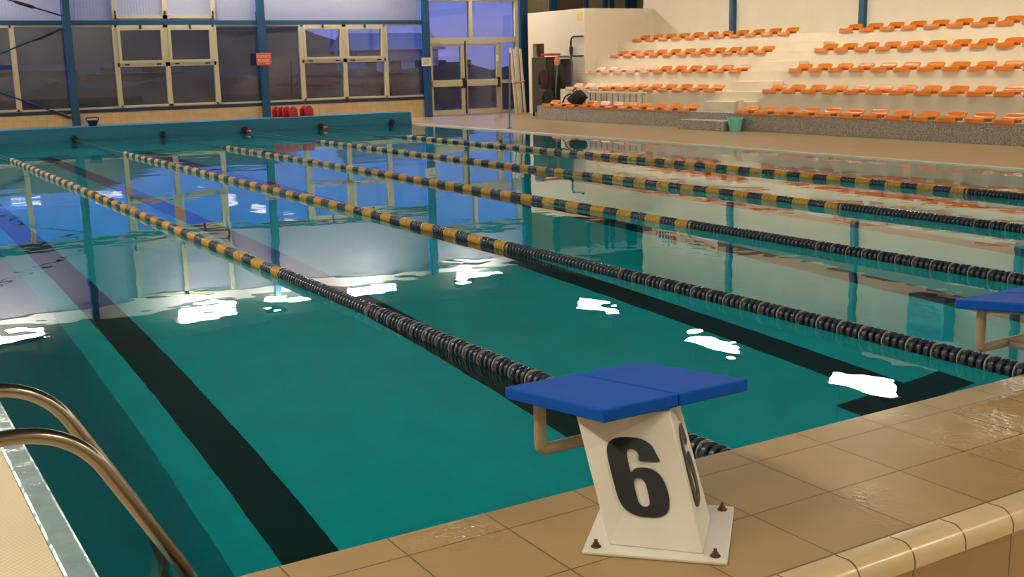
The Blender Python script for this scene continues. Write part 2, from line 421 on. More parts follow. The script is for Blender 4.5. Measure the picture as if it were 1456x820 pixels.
for k in range(5):
    t = thing('lane_rope', rope_label[k], 'lane rope', (k*LW, 0, 0), 0, 'lane ropes across the pool')
    sag = .0
    MB().tube([(0, .0, RZ+.01), (0, .3, RZ), (0, 20.1, RZ), (0, PL-.02, .06)], .009, 8).build('cable', M['cable'], t)
    # near stretch of navy wheels with a pale one every few
    y = .03; i = 0; pitch = .054
    while y < 5.5:
        pale = (i % 4 == 3)
        p = .018 if pale else .048
        if i < 96:
            o = link('lane_float', disc_pale if pale else disc_navy, t); o.location = (0, y+p/2, RZ)
            o.rotation_euler = (0, random.random()*PI, 0)
            if pale: o['label'] = 'pale grey float ring'
        else:
            break
        y += p; i += 1
    nav, amb, strw = MB(), MB(), MB()
    yy = y
    while yy < 5.5-.12:
        float_run(nav, yy, yy+.235, .051, .27); yy += .235
    nb = int((5.5-yy)/.05)
    s = 5.5; j = 0
    while s < 19.95:
        e = s+.235
        (nav if j % 2 else (amb if s < 13 else strw))and float_run(nav if j % 2 else (amb if s < 13 else strw), s, e, .045, .41)
        s = e; j += 1
    for b, mt, lb in ((nav, 'navy', 'navy float rings of the far stretch'), (amb, 'amber', 'amber float rings'), (strw, 'straw', 'faded pale amber float rings')):
        o = b.build('float_ring_run', M[mt], t, True); o['kind'] = 'stuff'; o['label'] = lb
    if k in (3, 4):
        MB().lathe([(.02, PL-.50), (.04, PL-.47), (.044, PL-.38), (.038, PL-.28), (.02, PL-.25)], 14, (0, 0, .05), 'y').build('end_float', M['dullred'], t, True)['label'] = 'salmon red end float'
    if k < 2:
        MB().lathe([(.02, -.03+.0), (.03, .0), (.03, .06), (.02, .09)], 12, (0, 0.02, RZ+.02), 'y').build('end_coupling', M['edge'], t, True)['label'] = 'cream end coupling'
hooknames = ['leftmost, partly out of the photo', 'second from left', 'third from left', 'fourth from left', 'fifth from left', 'rightmost, with no rope on it']
for k in range(6):
    t = thing('rope_anchor', 'black rope anchor on the turquoise end wall, '+hooknames[k], 'anchor', (k*LW, PL-.02, .02), 0, 'rope anchors on the far end wall')
    MB().box(-.05, -.03, -.04, .05, .02, .06).bevel(.01, 2).build('bracket', M['black'], t)
    MB().lathe([(.05, -.09), (.066, -.075), (.066, -.02), (.05, -.005)], 14, (0, 0, .075), 'y').build('reel', M['black'], t, True)

# ------------------------------------------------------------------ starting blocks
def digit_six(n=7):
    out = [(.62,.70),(.615,.80),(.57,.92),(.47,.985),(.32,1.0),(.17,.985),(.06,.92),(.01,.80),(0,.62),(0,.38),(.01,.20),(.06,.08),(.17,.015),(.32,0),(.47,.015),(.58,.08),(.63,.19),(.645,.32),(.63,.46),(.58,.56),(.49,.615),(.38,.62),(.30,.60),(.245,.555),(.245,.70),(.255,.80),(.285,.845),(.33,.85),(.37,.83),(.39,.78),(.395,.70)]
    inn = [(.32,.485),(.275,.47),(.25,.42),(.245,.32),(.25,.20),(.275,.145),(.32,.13),(.365,.145),(.39,.20),(.395,.32),(.39,.42),(.365,.47)]
    cu = bpy.data.curves.new('six', 'CURVE'); cu.dimensions = '2D'; cu.fill_mode = 'BOTH'
    def cr(p):
        o = []; m_ = len(p)
        for i in range(m_):
            a, b_, c, d = p[i-1], p[i], p[(i+1) % m_], p[(i+2) % m_]
            for k in range(4):
                t = k/4; o.append(tuple(.5*((2*b_[q])+(c[q]-a[q])*t+(2*a[q]-5*b_[q]+4*c[q]-d[q])*t*t+(3*b_[q]-a[q]-3*c[q]+d[q])*t**3) for q in (0, 1)))
        return o
    for pts in (out[:1]+cr(out)[1:-4]+out[-1:], cr(inn)):
        sp = cu.splines.new('POLY'); sp.points.add(len(pts)-1); sp.use_cyclic_u = True
        for p, q in zip(sp.points, pts): p.co = (q[0], q[1], 0, 1)
    o = bpy.data.objects.new('six', cu); COL.objects.link(o)
    dg = bpy.context.evaluated_depsgraph_get(); me = bpy.data.meshes.new_from_object(o.evaluated_get(dg))
    bpy.data.objects.remove(o); bpy.data.curves.remove(cu)
    return me
def make_block(label, xc, number):
    t = thing('starting_block', label, 'starting block', (xc, -.38, NH), 0, 'starting blocks on the near platform')
    # local frame: centre of the base plate, z from the platform
    h = .262                                               # half diagonal of the base plate, set cornerwise
    def dia(cx, cy, d, z): return [(cx-d, cy, z), (cx, cy-d, z), (cx+d, cy, z), (cx, cy+d, z)]
    b = MB().hexa(dia(-.055, 0, h, 0)+dia(-.055, 0, h, .011)).bevel(.003, 1)
    pl = b.build('base_plate', M['postwhite'], t)
    for (px, py) in ((-h+.045, 0), (0, -h+.045), (h-.045, 0), (0, h-.045)):
        q = MB().lathe([(.014, .011), (.014, .0135), (.009, .014), (.0085, .022), (.005, .023), (.0045, .031)], 8, (px-.055, py, 0))
        q.build('bolt', M['rust'], pl)
    A = [(-.237, -.009, .011), (-.073, -.193, .011), (.099, -.023, .011), (-.07, .16, .011)]; Bt = dia(-.047, .166, .175, .335); Bt[1] = (-.030, -.004, .335)
    col = MB().hexa(A+Bt).bevel(.004, 2).build('column', M['postwhite'], t)
    if number:
        for (i, j) in ((0, 1), (1, 2)):
            me = digit_six(); P00, P10, P01, P11 = Vector(A[i]), Vector(A[j]), Vector(Bt[i]), Vector(Bt[j])
            nrm = (P10-P00).cross(P01-P00).normalized()
            if nrm.y > 0: nrm = -nrm
            for v in me.vertices:
                u = .225+v.co.x/.645*.555; w_ = .225+v.co.y*.575
                v.co = (P00*(1-u)+P10*u)*(1-w_)+(P01*(1-u)+P11*u)*w_+nrm*.0012
            me.materials.append(M['digit']); o = link('number', me, col)
            o['label'] = 'black number 6' + (' facing the camera' if i == 0 else ' on the right-hand face')
    # two grip boards, falling towards the pool
    yb, yf, zb, zf, th = -.005, .49, .702-NH, .645-NH, .036
    for x0, x1 in ((-.247, -.002), (.002, .247)):
        b = MB().hexa([(x0, yb, zb-th), (x1, yb, zb-th), (x1, yf, zf-th), (x0, yf, zf-th), (x0, yb, zb), (x1, yb, zb), (x1, yf, zf), (x0, yf, zf)]).bevel(.005, 2)
        b.build('grip_board', M['boardblue'], t)
    MB().hexa([(-.17, yb+.06, zb-th-.022), (.17, yb+.06, zb-th-.022), (.17, yf-.05, zf-th-.016), (-.17, yf-.05, zf-th-.016), (-.17, yb+.06, zb-th-.003), (.17, yb+.06, zb-th-.003), (.17, yf-.05, zf-th), (-.17, yf-.05, zf-th)]).build('support_frame', M['pipe'], t)
    zt = zf-th+.004; zl = .452-NH; yy = .43
    MB().tube(bend([(-.165, yy, zt), (-.165, yy, zl), (.165, yy, zl), (.165, yy, zt)], .022, 4), .0185, 14).build('backstroke_grip', M['pipe'], t, True)
    MB().tube([(0, .22, .12), (0, yy, zl)], .016, 10).build('grip_strut', M['pipe'], t, True)
    return t
make_block('white starting block with blue top and black number 6', -1.015, True)
make_block('starting block with blue top cut off by the right edge of the photo', -1.015+LW, False)

# ------------------------------------------------------------------ ladder
t = thing('pool_ladder', 'stainless steel pool ladder with two curved handrails at the left pool edge', 'ladder', (XL, .74, 0))
for dy in (-.26, .26):
    p = bend([(-.72, dy, 0.01), (-.66, dy, .645), (-.10, dy, .640), (.222, dy, .05), (.222, dy, -1.05)], .16, 9)
    r = MB().tube(p, .0215, 18).build('handrail', M['steel'], t, True)
    MB().lathe([(.045, .01), (.045, .018), (.024, .024)], 18, (-.72, dy, 0)).build('floor_flange', M['steel'], r, True)
for z in (-.3, -.6, -.9):
    MB().box(.18, -.25, z-.015, .265, .25, z+.015).bevel(.008, 2).build('tread', M['steel'], t)

# ------------------------------------------------------------------ spectator terrace
TX = [14.15+.78*k for k in range(5)]; TZ = [.385+.43*k for k in range(5)]
SW = 18.6
g = sgroup('spectator_terrace', label='stepped white concrete terrace carrying the orange seats', cat='terrace')
MB().box(TX[0], 2.5, 0, TX[1]+.02, 24.05, TZ[0]).bevel(.008, 1).build('front_plinth', M['plinth'], g)
for k in range(1, 5):
    y1 = 24.05 if k < 2 else 24.5
    MB().box(TX[k], 2.5, 0, (TX[k+1]+.02) if k < 4 else SW, y1, TZ[k]).bevel(.006, 1).build('tier', M['tier'], g)
for k in range(1, 5):
    MB().box(TX[k]-.34, 16.15, TZ[k-1], TX[k], 17.5, TZ[k-1]+.215).bevel(.006, 1).build('aisle_step', M['tier'], g)
MB().box(13.72, 15.95, DZ, TX[0], 17.42, .225).bevel(.008, 1).build('front_step', M['plinth'], g)

def seat_mesh(name, mat):
    prof = [(-.012, -.085), (-.012, -.030), (.000, -.008), (.020, .0), (.08, -.004), (.16, -.010), (.25, -.006), (.30, .008), (.328, .042), (.345, .084), (.362, .096), (.380, .086)]
    NV = 12; W = .41
    b = MB(); rows = []
    for i, (d, z) in enumerate(prof):
        row = []; u = i/(len(prof)-1)
        for j in range(NV+1):
            s = -1+2*j/NV
            wv = W/2*(1-.05*max(0, (u-.75)/.25)**2)
            dish = .012*(abs(s)**4)*(1 if .1 < u < .9 else 0)
            pull = .028*max(0, abs(s)-.7)/.3
            dd = d+(pull if u < .3 else (-pull*.6 if u > .85 else 0)); zz = z+dish-(.018*max(0, abs(s)-.75)/.25 if u > .8 else 0)
            row.append(b.bm.verts.new((dd, s*wv, zz)))
        rows.append(row)
    for A, B in zip(rows, rows[1:]):
        for j in range(NV): b.bm.faces.new([A[j], A[j+1], B[j+1], B[j]])
    bmesh.ops.recalc_face_normals(b.bm, faces=b.bm.faces)
    ret = bmesh.ops.solidify(b.bm, geom=list(b.bm.faces), thickness=.014)
    b.box(.06, -.15, -.055, .30, -.10, -.012); b.box(.06, .10, -.055, .30, .15, -.012)
    me = b.mesh(name, True); me.materials.append(mat)
    return me
seat_o = seat_mesh('stadium_seat', M['orange']); seat_f = seat_mesh('stadium_seat_pale', M['lighter'])
ordn = ['first', 'second', 'third', 'fourth', 'fifth', 'sixth', 'seventh', 'eighth', 'ninth', 'tenth', 'eleventh', 'twelfth', 'thirteenth', 'fourteenth']
rown = ['bottom row', 'second row up', 'middle row', 'fourth row up', 'top row']
right_counts = [13, 12, 11, 10, 9]
for k in range(5):
    z = TZ[k]+.055; x = TX[k]-.035
    for i in range(11):
        lighter = (k == 2 and i < 5) or (k == 1 and i < 3)
        o = link('stadium_seat', seat_f if lighter else seat_o); o.location = (x, 23.77-.205-.58*i, z)
        o.rotation_euler = (0, 0, random.uniform(-.012, .012))
        tag(o, ('pale orange' if lighter else 'orange')+' plastic seat, '+ordn[i]+' from the far end, '+rown[k]+' left of aisle', 'seat', 'orange seats left of the aisle')
    for i in range(right_counts[k]):
        o = link('stadium_seat', seat_o); o.location = (x, 16.0-.205-.58*i, z)
        o.rotation_euler = (0, 0, random.uniform(-.012, .012))
        tag(o, 'orange plastic seat, '+ordn[i]+' right of the aisle, '+rown[k], 'seat', 'orange seats right of the aisle')

# wall behind the terrace
g = sgroup('wall_right', label='white wall behind the spectator terrace', cat='wall')
MB().box(SW, -7, 0, SW+.2, 25.0, 3.13).build('lower_wall', M['white'], g)
MB().box(SW+.012, -7, 3.13, SW+.2, 25.0, 3.45).build('upper_strip', M['white'], g)
MB().box(SW-.02, -7, 3.45, SW+.2, 25.0, 3.70).build('wall_band', M['brownband'], g)
MB().box(SW, -7, 3.70, SW+.2, 25.0, 5.6).build('upper_wall', M['offwhite'], g)
for i, y in enumerate((20.98, 16.47, 11.95, 7.4)):
    struct(MB().box(SW-.13, y-.075, TZ[4], SW, y+.075, 5.3).build('wall_post', M['blue']), None, None)
# blue heater and banner high on the wall
t = thing('air_heater', 'blue air heater hung high on the stand wall, mirrored in the pool', 'heater', (SW-.22, 13.98, 3.85))
MB().box(-.2, -.5, .24, .2, .5, 1.1).bevel(.02, 2).build('casing', M['heater'], t)
MB().box(-.21, -.5, 0, .2, .5, .235).bevel(.015, 2).build('outlet_hood', M['darkblue'], t)
lo = MB()
for i in range(7): lo.box(-.212, -.42, .36+.09*i, -.198, .42, .40+.09*i)
lo.build('louvre', M['darkblue'], t)
t = thing('banner', 'white printed banner high on the stand wall, mirrored in the pool', 'banner', (SW-.03, 23.0, 3.45))
MB().box(-.012, -1.5, 0, .0, 1.5, .54).build('sheet', M['paper'], t)
lg = MB()
lg.prism([(-.014, 1.35, .12), (-.014, 1.30, .12), (-.014, 1.18, .34), (-.014, 1.25, .34)], (.001, 0, 0))
for i in range(5): lg.box(-.014, 1.05-.13*i, .18+.02*i, -.013, 1.13-.13*i, .36+.03*(i % 2))
lg.build('dark_mark', M['darkblue'], t)
MB().lathe([(.10, -.014), (.10, -.0125)], 20, (0, .42, .30), 'x').build('red_disc', M['red'], t)
ln = MB()
for i in range(4): ln.box(-.014, -.2-.3*i-.6, .12+.09*i, -.013, .15-.1*i, .15+.09*i)
ln.build('grey_lines', M['greyink'], t)

# ------------------------------------------------------------------ white corner box with niche
g = sgroup('wall_corner_box', label='white rendered box room between the door and the seats', cat='wall')
bx0, bx1, by0, by1, bz = 16.10, 18.6, 24.5, 27.56, 3.05
m = MB()
m.box(bx0, by0, 0, bx0+.15, 26.66, bz); m.box(bx0, 27.30, 0, bx0+.15, by1, bz); m.box(bx0, 26.66, 2.12, bx0+.15, 27.30, bz)
m.box(bx0+.15, by0, 0, bx1, by0+.15, bz); m.box(bx0+.15, by1-.15, 0, bx1, by1, bz); m.box(bx0+.15, by0+.15, bz-.15, bx1, by1-.15, bz)
m.box(bx1-.15, by0+.15, 0, bx1, by1-.15, bz-.15)
m.build('box_walls', M['white'], g)
MB().box(17.1, by0+.15, DZ, 17.15, by1-.15, bz-.15).build('inner_partition', M['brown'], g)
tag(MB().box(bx0-.012, 24.62, 2.72, bx0, 24.86, 2.97).build('notice_card', M['yellowsign']), 'small yellow card on the white box wall near its top corner', 'sign')
t = thing('grab_rail', 'black tubular grab rail on the white box wall corner', 'handrail', (bx0-.09, 25.08, 0))
MB().tube(bend([(0, 0, .40), (0, 0, 2.27), (0, -.56, 2.27)], .18, 8), .026, 12).build('upright', M['black'], t, True)
MB().tube(bend([(0, -.01, 2.0), (0, -.02, 1.72), (0, -.56, 1.72)], .18, 8), .024, 12).build('lower_loop', M['black'], t, True)
MB().box(-.03, -.05, 1.78, .04, .05, 1.98).bevel(.01, 1).build('clamp', M['black'], t)
for z in (2.27, 1.72): MB().tube([(0, -.50, z), (.09, -.50, z)], .02, 10).build('wall_fixing', M['black'], t, True)

# things in the corner behind the first seats
t = thing('metal_locker', 'olive metal locker standing open beside the white planks', 'locker', (15.12, 25.42, DZ))
MB().box(-.02, -.38, .12, .02, .38, 1.70).bevel(.006, 1).build('door', M['olive'], t)
MB().box(.02, -.38, .12, .45, -.35, 1.70).build('side', M['olive'], t)
MB().box(.02, .35, .12, .45, .38, 1.70).build('side', M['olive'], t)
MB().box(.02, -.35, 1.67, .45, .35, 1.70).build('top', M['olive'], t)
for sx, sy in ((0, -.34), (0, .34), (.42, -.34), (.42, .34)): MB().box(sx-.02, sy-.03, 0, sx+.02, sy+.03, .12).build('foot', M['black'], t)
t = thing('utility_trolley', 'grey tubular hoop trolley holding dark boards behind the front seats', 'trolley', (15.3, 24.35, DZ))
MB().tube(bend([(0, .50, .12), (0, .50, 1.70), (0, -.36, 1.70), (0, -.36, .12)], .22, 8), .028, 12).build('hoop', M['greytube'], t, True)
MB().box(.04, -.26, .16, .09, .42, 1.64).bevel(.01, 1).build('panel', M['brown'], t)
MB().box(-.04, -.4, .10, .32, .54, .15).build('deck', M['greytube'], t)
for sy in (-.34, .48):
    for sx in (0, .28): MB().lathe([(.012, -.015), (.048, -.013), (.048, .013), (.012, .015)], 14, (sx, sy, .05), 'y').build('wheel', M['black'], t, True)
def jacket(name, label, loc, mat, w, h):
    b = MB(); prof = [(.10, 0), (.75, -.08), (.95, -.2), (1., -.45), (.92, -.75), (.98, -1.)]
    NV = 10; rr = []
    for q, zz in prof:
        ring = []
        for k in range(16):
            a = 2*PI*k/16; fold = 1+.12*math.sin(a*5+zz*6)
            ring.append(b.bm.verts.new((.075*fold*math.sin(a), w/2*q*math.cos(a)*(1+.05*math.sin(9*zz)), h*zz)))
        rr.append(ring)
    for A, B in zip(rr, rr[1:]):
        for k in range(16): b.bm.faces.new([A[k], A[(k+1) % 16], B[(k+1) % 16], B[k]])
    b.bm.faces.new(rr[0]); b.bm.faces.new(rr[-1][::-1])
    t = thing(name, label, 'jacket', loc)
    b.build('body', mat, t, True)
    for s in (-1, 1):
        MB().tube(bend([(0, s*w*.36, -h*.12), (-.03, s*w*.55, -h*.4), (-.04, s*w*.5, -h*.82)], .1, 4), [.06]*6+[.05, .045][:1], 10).build('sleeve', mat, t, True) if False else \
        MB().tube([(0, s*w*.36, -h*.12), (-.03, s*w*.52, -h*.40), (-.04, s*w*.50, -h*.80)], [.062, .058, .048], 10).build('sleeve', mat, t, True)
    MB().tube(arc((0, 0, .03), .03, -PI/2, PI*.8, 8, (0, 1, 0), (0, 0, 1)), .005, 6).build('hanger_hook', M['greymetal'], t, True)
    return t
jacket('hanging_jacket', 'maroon jacket hanging between the olive locker and the trolley', (14.98, 24.92, 1.36), M['maroon'], .42, .55)
jacket('hanging_jacket', 'black jacket hanging below the maroon one', (14.96, 24.66, .78), M['blackcloth'], .5, .6)
t = thing('mop', 'mop with a round salmon head leaning on the trolley', 'mop', (15.1, 24.50, .4))
MB().tube([(0, .10, 0), (.05, 0, 1.10)], .014, 8).build('handle', M['greymetal'], t, True)
MB().lathe([(.05, -.03), (.13, -.02), (.13, .02), (.05, .03)], 18, (.03, -.01, 1.18), 'x').build('head', M['pink'], t, True)
t = thing('tray', 'red plastic tray lying on top of the locker and trolley', 'tray', (15.22, 24.98, DZ+1.735))
MB().box(-.2, -.24, 0, .2, .24, .02).bevel(.008, 1).build('base', M['red'], t)
rim = MB()
for q in ((-.2, -.24, -.19, .24), (.19, -.24, .2, .24), (-.19, -.24, .19, -.23), (-.19, .23, .19, .24)): rim.box(q[0], q[1], .02, q[2], q[3], .06)
rim.build('rim', M['red'], t)
# white planks
pn = ['nearest the glass door', 'second from the glass door', 'third from the glass door', 'nearest the white box']
for i in range(4):
    x = 15.72+.1*i; hgt = 2.02-.03*(i % 2)+.03*(i == 2)
    b = MB().hexa([(-.04, 0, 0), (.04, 0, 0), (.04, .03, 0), (-.04, .03, 0), (-.04+.01*i, .28, hgt), (.04+.01*i, .28, hgt), (.04+.01*i, .31, hgt), (-.04+.01*i, .31, hgt)]).bevel(.004, 1)
    o = b.build('plank', M['board']); o.location = (x, 27.72-.05*(i % 2), DZ)
    tag(o, 'upright white plank leaning by the door, '+pn[i], 'plank', 'white planks by the door')
o = MB().tube(bend([(15.66, 27.80, .93), (15.66, 27.70, .95), (15.88, 27.66, .98), (16.04, 27.72, 1.0)], .05, 4), .028, 8).build('strap', M['pink'], None, True)
tag(o, 'salmon strap tied around the white planks', 'strap')
t = thing('deck_pole', 'slender grey pole standing on the deck by the far corner of the pool', 'pole', (11.33, 20.9, DZ))
MB().tube([(0, 0, 0), (.06, 0, 1.80)], .022, 10).build('pole', M['greymetal'], t, True)
MB().lathe([(.06, 0), (.06, .015), (.03, .03)], 16).build('base', M['greymetal'], t, True)
# bucket, wedge, bag, rail
t = thing('bucket', 'aqua plastic bucket on the deck beside the grey step', 'bucket', (13.93, 15.78, DZ))
b = MB(); pr = [(.105, .004), (.11, 0), (.165, .27), (.175, .275), (.172, .285), (.158, .283), (.10, .012)]
b.lathe(pr, 28); b.build('pail', M['aqua'], t, True)
MB().tube(arc((0, 0, .275), .175, PI*1.02, PI*1.98, 12, (0, 1, 0), (.35, 0, .94)), .005, 8).build('bail_handle', M['greymetal'], t, True)
o = MB().prism([(0, 0, 0), (0, -.12, .25), (0, -.24, .27), (0, -.18, 0)], (.14, 0, 0)).bevel(.008, 1).build('wedge_board', M['board'])
o.location = (14.2, 16.19, TZ[0]+.001); tag(o, 'small white board standing at the aisle above the aqua bucket', 'board')
t = thing('backpack', 'black backpack lying on a front row seat', 'bag', (14.32, 22.30, TZ[0]+.075))
b = MB()
rr = []
for i in range(9):
    u = i/8; ry = [.06, .15, .22, .25, .26, .25, .22, .17, .05][i]; zc = [.13, .12, .13, .15, .17, .18, .18, .17, .17][i]; rz_ = [.03, .09, .13, .16, .18, .18, .16, .11, .03][i]
    rr.append([b.bm.verts.new((.17*math.cos(2*PI*k/14)*(.3+.7*math.sin(PI*(.08+.84*u))), .42-.84*u*.9, zc+rz_*math.sin(2*PI*k/14)*(1+.08*math.sin(3*k+i)))) for k in range(14)])
for A, B in zip(rr, rr[1:]):
    for k in range(14): b.bm.faces.new([A[k], A[(k+1) % 14], B[(k+1) % 14], B[k]])
b.bm.faces.new(rr[0][::-1]); b.bm.faces.new(rr[-1])
b.build('sack', M['blackcloth'], t, True)
MB().tube(bend([(-.1, .2, .26), (-.12, .42, .2), (-.1, .58, .03)], .1, 5), .022, 8).build('shoulder_strap', M['blackcloth'], t, True)
MB().tube(bend([(-.02, -.02, .33), (-.02, .10, .40), (-.02, .22, .31)], .06, 5), .014, 8).build('top_handle', M['blackcloth'], t, True)
t = thing('guard_rail', 'low white rail with thin grey uprights behind the front seats', 'rail', (14.72, 21.4, TZ[0]))
MB().box(-.02, -1.5, .345, .02, 1.5, .385).bevel(.006, 1).build('top_bar', M['board'], t)
for i in range(11): MB().tube([(0, -1.35+.25*i, 0), (0, -1.35+.25*i, .345)], .013, 8).build('upright', M['greymetal'], t, True)
# kickboards on the far platform
def kick(loc, rz, lean, label):
    b = MB(); pts = [(-.14, 0, 0), (.14, 0, 0)]
    for i in range(11):
        a = PI*i/10; pts.append((.14*math.cos(a), 0, .15+.115*math.sin(a)))
    b.prism(pts, (0, .04, 0)).bevel(.007, 2)
    o = b.build('kickboard', M['red'], None, True); o.location = loc; o.rotation_euler = (lean, 0, rz)
    tag(o, label, 'kickboard', 'red kickboards on the far end wall')
kb = [(7.17, 'leftmost of the left-hand cluster'), (7.27, 'second of the left-hand cluster'), (7.37, 'third of the left-hand cluster'), (7.50, 'rightmost and frontmost of the left-hand cluster'), (7.90, 'left one of the right-hand pair'), (7.99, 'right one of the right-hand pair')]
for i, (x, lb) in enumerate(kb):
    kick((x, 25.62-.11*(i if i < 4 else i-3.4), .336), .35, -.06, 'red rounded kickboard standing on the far end wall, '+lb)
t = thing('blue_basket', 'dark blue basket with a black handle on the far end wall behind the left post', 'basket', (2.56, 25.45, .334))
MB().lathe([(.09, 0), (.13, .12), (.135, .13), (.12, .128), (.085, .01)], 18).build('body', M['darkblue'], t, True)
MB().tube(bend([(-.13, 0, .11), (-.15, 0, .19), (.15, 0, .20), (.13, 0, .11)], .05, 4), .014, 8).build('handle', M['black'], t, True)

# ------------------------------------------------------------------ window facade
POST = [-7.49, -2.40, 2.69, 7.78, 12.87]
g = sgroup('wall_far', label='window facade at the far end of the hall', cat='wall')
MB().box(-9, FY-.02, 0, 12.9, FY+.2, .54).build('tiled_parapet', M['lowwall'], g)
MB().box(-9, FY-.06, .54, 12.9, FY+.12, .63).build('sill_beam', M['darkblue'], g)
MB().box(-9, FY-.05, 2.76, 12.9, FY+.12, 2.88).build('window_beam', M['blue'], g)
MB().box(-9, FY-.08, 4.62, 22.4, FY+.14, 4.85).build('eaves_beam', M['eaves'], g)
MB().box(-9, FY, 4.85, 22.4, FY+.2, 5.7).build('upper_wall', M['ceil'], g)
for x in POST:
    struct(MB().box(x-.09, FY-.22, DZ, x+.09, FY-.02, 4.9).bevel(.006, 1).build('facade_post', M['blue']), 'blue steel post of the window facade', 'post')
struct(MB().box(16.17, FY-.2, DZ, 16.46, FY-.02, 4.9).bevel(.006, 1).build('facade_post', M['blue']), 'wide blue steel post right of the glass door', 'post')
wn = 0
def pane(x0, x1, z0, z1, parent, name='pane', mat='glass', y=FY+.02, th=.012):
    return MB().box(x0, y, z0, x1, y+th, z1).build(name, M[mat], parent)
def frame_bars(bars, parent, name, y0=FY-.03, y1=FY+.06, mat='alu'):
    b = MB()
    for x0, z0, x1, z1 in bars: b.box(x0, y0, z0, x1, y1, z1)
    return b.build(name, M[mat], parent)
ZB, ZT = .63, 2.76
for bi in range(4):
    x0 = POST[bi]+.09; x1 = POST[bi+1]-.09
    a = POST[bi]+1.17; c = POST[bi]+3.78
    wn += 1
    t = sgroup('window_%d' % wn, (0, 0, 0), 'fixed glazing and opening lights between two blue posts', 'window')
    frame_bars([(x0, ZB, x1, ZB+.05), (x0, ZT-.04, a, ZT), (c, ZT-.04, x1, ZT)], t, 'outer_frame')
    pane(x0, a-.02, ZB+.05, ZT-.04, t); pane(c+.02, x1, ZB+.05, ZT-.04, t)
    # casement unit: two by two
    mid = (a+c)/2; zm = 1.745
    frame_bars([(a-.06, ZB+.02, a+.06, ZT), (c-.06, ZB+.02, c+.06, ZT), (mid-.06, ZB+.02, mid+.06, ZT)]+([(a, zm-.05, c, zm+.05)] if bi > 1 else [])+[(a, ZT-.06, c, ZT), (a, ZB+.02, c, ZB+.07)], t, 'casement_frame', FY-.06, FY+.07)
    for (u0, u1) in ((a+.06, mid-.06), (mid+.06, c-.06)):
        pane(u0, u1, ZB+.07, zm-.05, t)
        if bi < 2:
            pane(u0, u1, zm+.05, ZT-.06, t); continue
        s = frame_bars([(u0, zm+.05, u0+.07, ZT-.06), (u1-.07, zm+.05, u1, ZT-.06), (u0+.07, zm+.05, u1-.07, zm+.11), (u0+.07, ZT-.13, u1-.07, ZT-.06)], t, 'opening_sash', FY-.075, FY+.04)
        pane(u0+.07, u1-.07, zm+.11, ZT-.13, s)
        hb = MB()
        for xx in (u0+.18, u1-.18): hb.box(xx-.06, FY-.095, zm-.01, xx+.06, FY-.07, zm+.025)
        hb.build('latch', M['black'], s)
        MB().box((u0+u1)/2-.025, FY-.10, ZT-.10, (u0+u1)/2+.025, FY-.07, ZT+.0).build('closer', M['black'], s)
    # polycarbonate band above, with a high window in the bay right of the left post
    wn += 1
    t2 = sgroup('window_%d' % wn, (0, 0, 0), 'ribbed translucent sheet above the windows', 'window')
    if bi == 2:
        a2, c2 = POST[bi]+1.2, POST[bi]+3.80; m2 = (a2+c2)/2
        for q0, q1 in ((x0, a2), (c2, x1)): pane(q0, q1, 2.88, 4.62, t2, 'sheet', 'poly', FY+.03, .02)
        pane(a2, c2, 2.88, 2.95, t2, 'sheet', 'poly', FY+.03, .02)
        frame_bars([(a2-.05, 2.93, a2+.05, 4.6), (c2-.05, 2.93, c2+.05, 4.6), (m2-.06, 2.93, m2+.06, 4.6), (a2, 2.93, c2, 3.02), (a2, 4.5, c2, 4.6)], t2, 'high_frame', FY-.05, FY+.06)
        pane(a2+.05, m2-.06, 3.02, 4.5, t2, 'frosted_pane', 'poly', FY+.01, .012); pane(m2+.06, c2-.05, 3.02, 4.5, t2, 'frosted_pane', 'poly', FY+.01, .012)
        for xx in (a2+.02, c2-.02, m2): MB().box(xx-.02, FY-.075, 3.04, xx+.02, FY-.05, 3.13).build('hinge', M['black'], t2)
    else:
        pane(x0, x1, 2.88, 4.62, t2, 'sheet', 'poly', FY+.03, .02)
# glass entrance doors
t = sgroup('door_1', (0, 0, 0), 'beige framed double glass door with transom lights and side light', 'door')
D0, D1, D2, D3 = 12.96, 14.20, 15.42, 16.17
frame_bars([(D0, DZ, D0+.06, 3.5), (D3-.12, DZ, D3, 3.5), (D0+.06, 2.20, D3-.12, 2.36), (D0+.06, 3.45, D3-.12, 3.52), (14.41, 2.36, 14.51, 3.45)], t, 'door_frame', FY-.08, FY+.08)
pane(D0+.06, 14.41, 2.36, 3.45, t, 'transom_pane'); pane(14.51, D3-.12, 2.36, 3.45, t, 'transom_pane')
for (u0, u1, lb) in ((D0+.06, D1, 'left'), (D1+.01, D2+.04, 'right')):
    s = frame_bars([(u0, .03, u0+.08, 2.18), (u1-.13, .03, u1, 2.18), (u0+.08, .03, u1-.13, .19), (u0+.08, 2.10, u1-.13, 2.18)], t, 'door_leaf', FY-.06, FY+.02)
    pane(u0+.08, u1-.13, .19, .88, s, 'pane', 'glass', FY-.02); pane(u0+.08, u1-.13, 1.10, 2.10, s, 'pane', 'glass', FY-.02)
    MB().box(u0+.03, FY-.13, .89, u1-.12, FY-.01, 1.09).bevel(.01, 1).build('push_bar', M['alu'], s)
    MB().box(u1-.13, FY-.16, .84, u1-.04, FY-.05, 1.14).bevel(.012, 1).build('bar_latch', M['black'], s)
MB().box(D1+.0, FY-.085, .05, D1+.045, FY-.05, 2.26).build('astragal', M['black'], t)
frame_bars([(D2+.05, DZ, D2+.11, 2.2), (D2+.11, DZ, D3-.12, .12), (D2+.11, .95, D3-.12, 1.06)], t, 'side_light_frame', FY-.05, FY+.02)
pane(D2+.11, D3-.12, .12, .95, t, 'side_pane'); pane(D2+.11, D3-.12, 1.06, 2.2, t, 'side_pane')
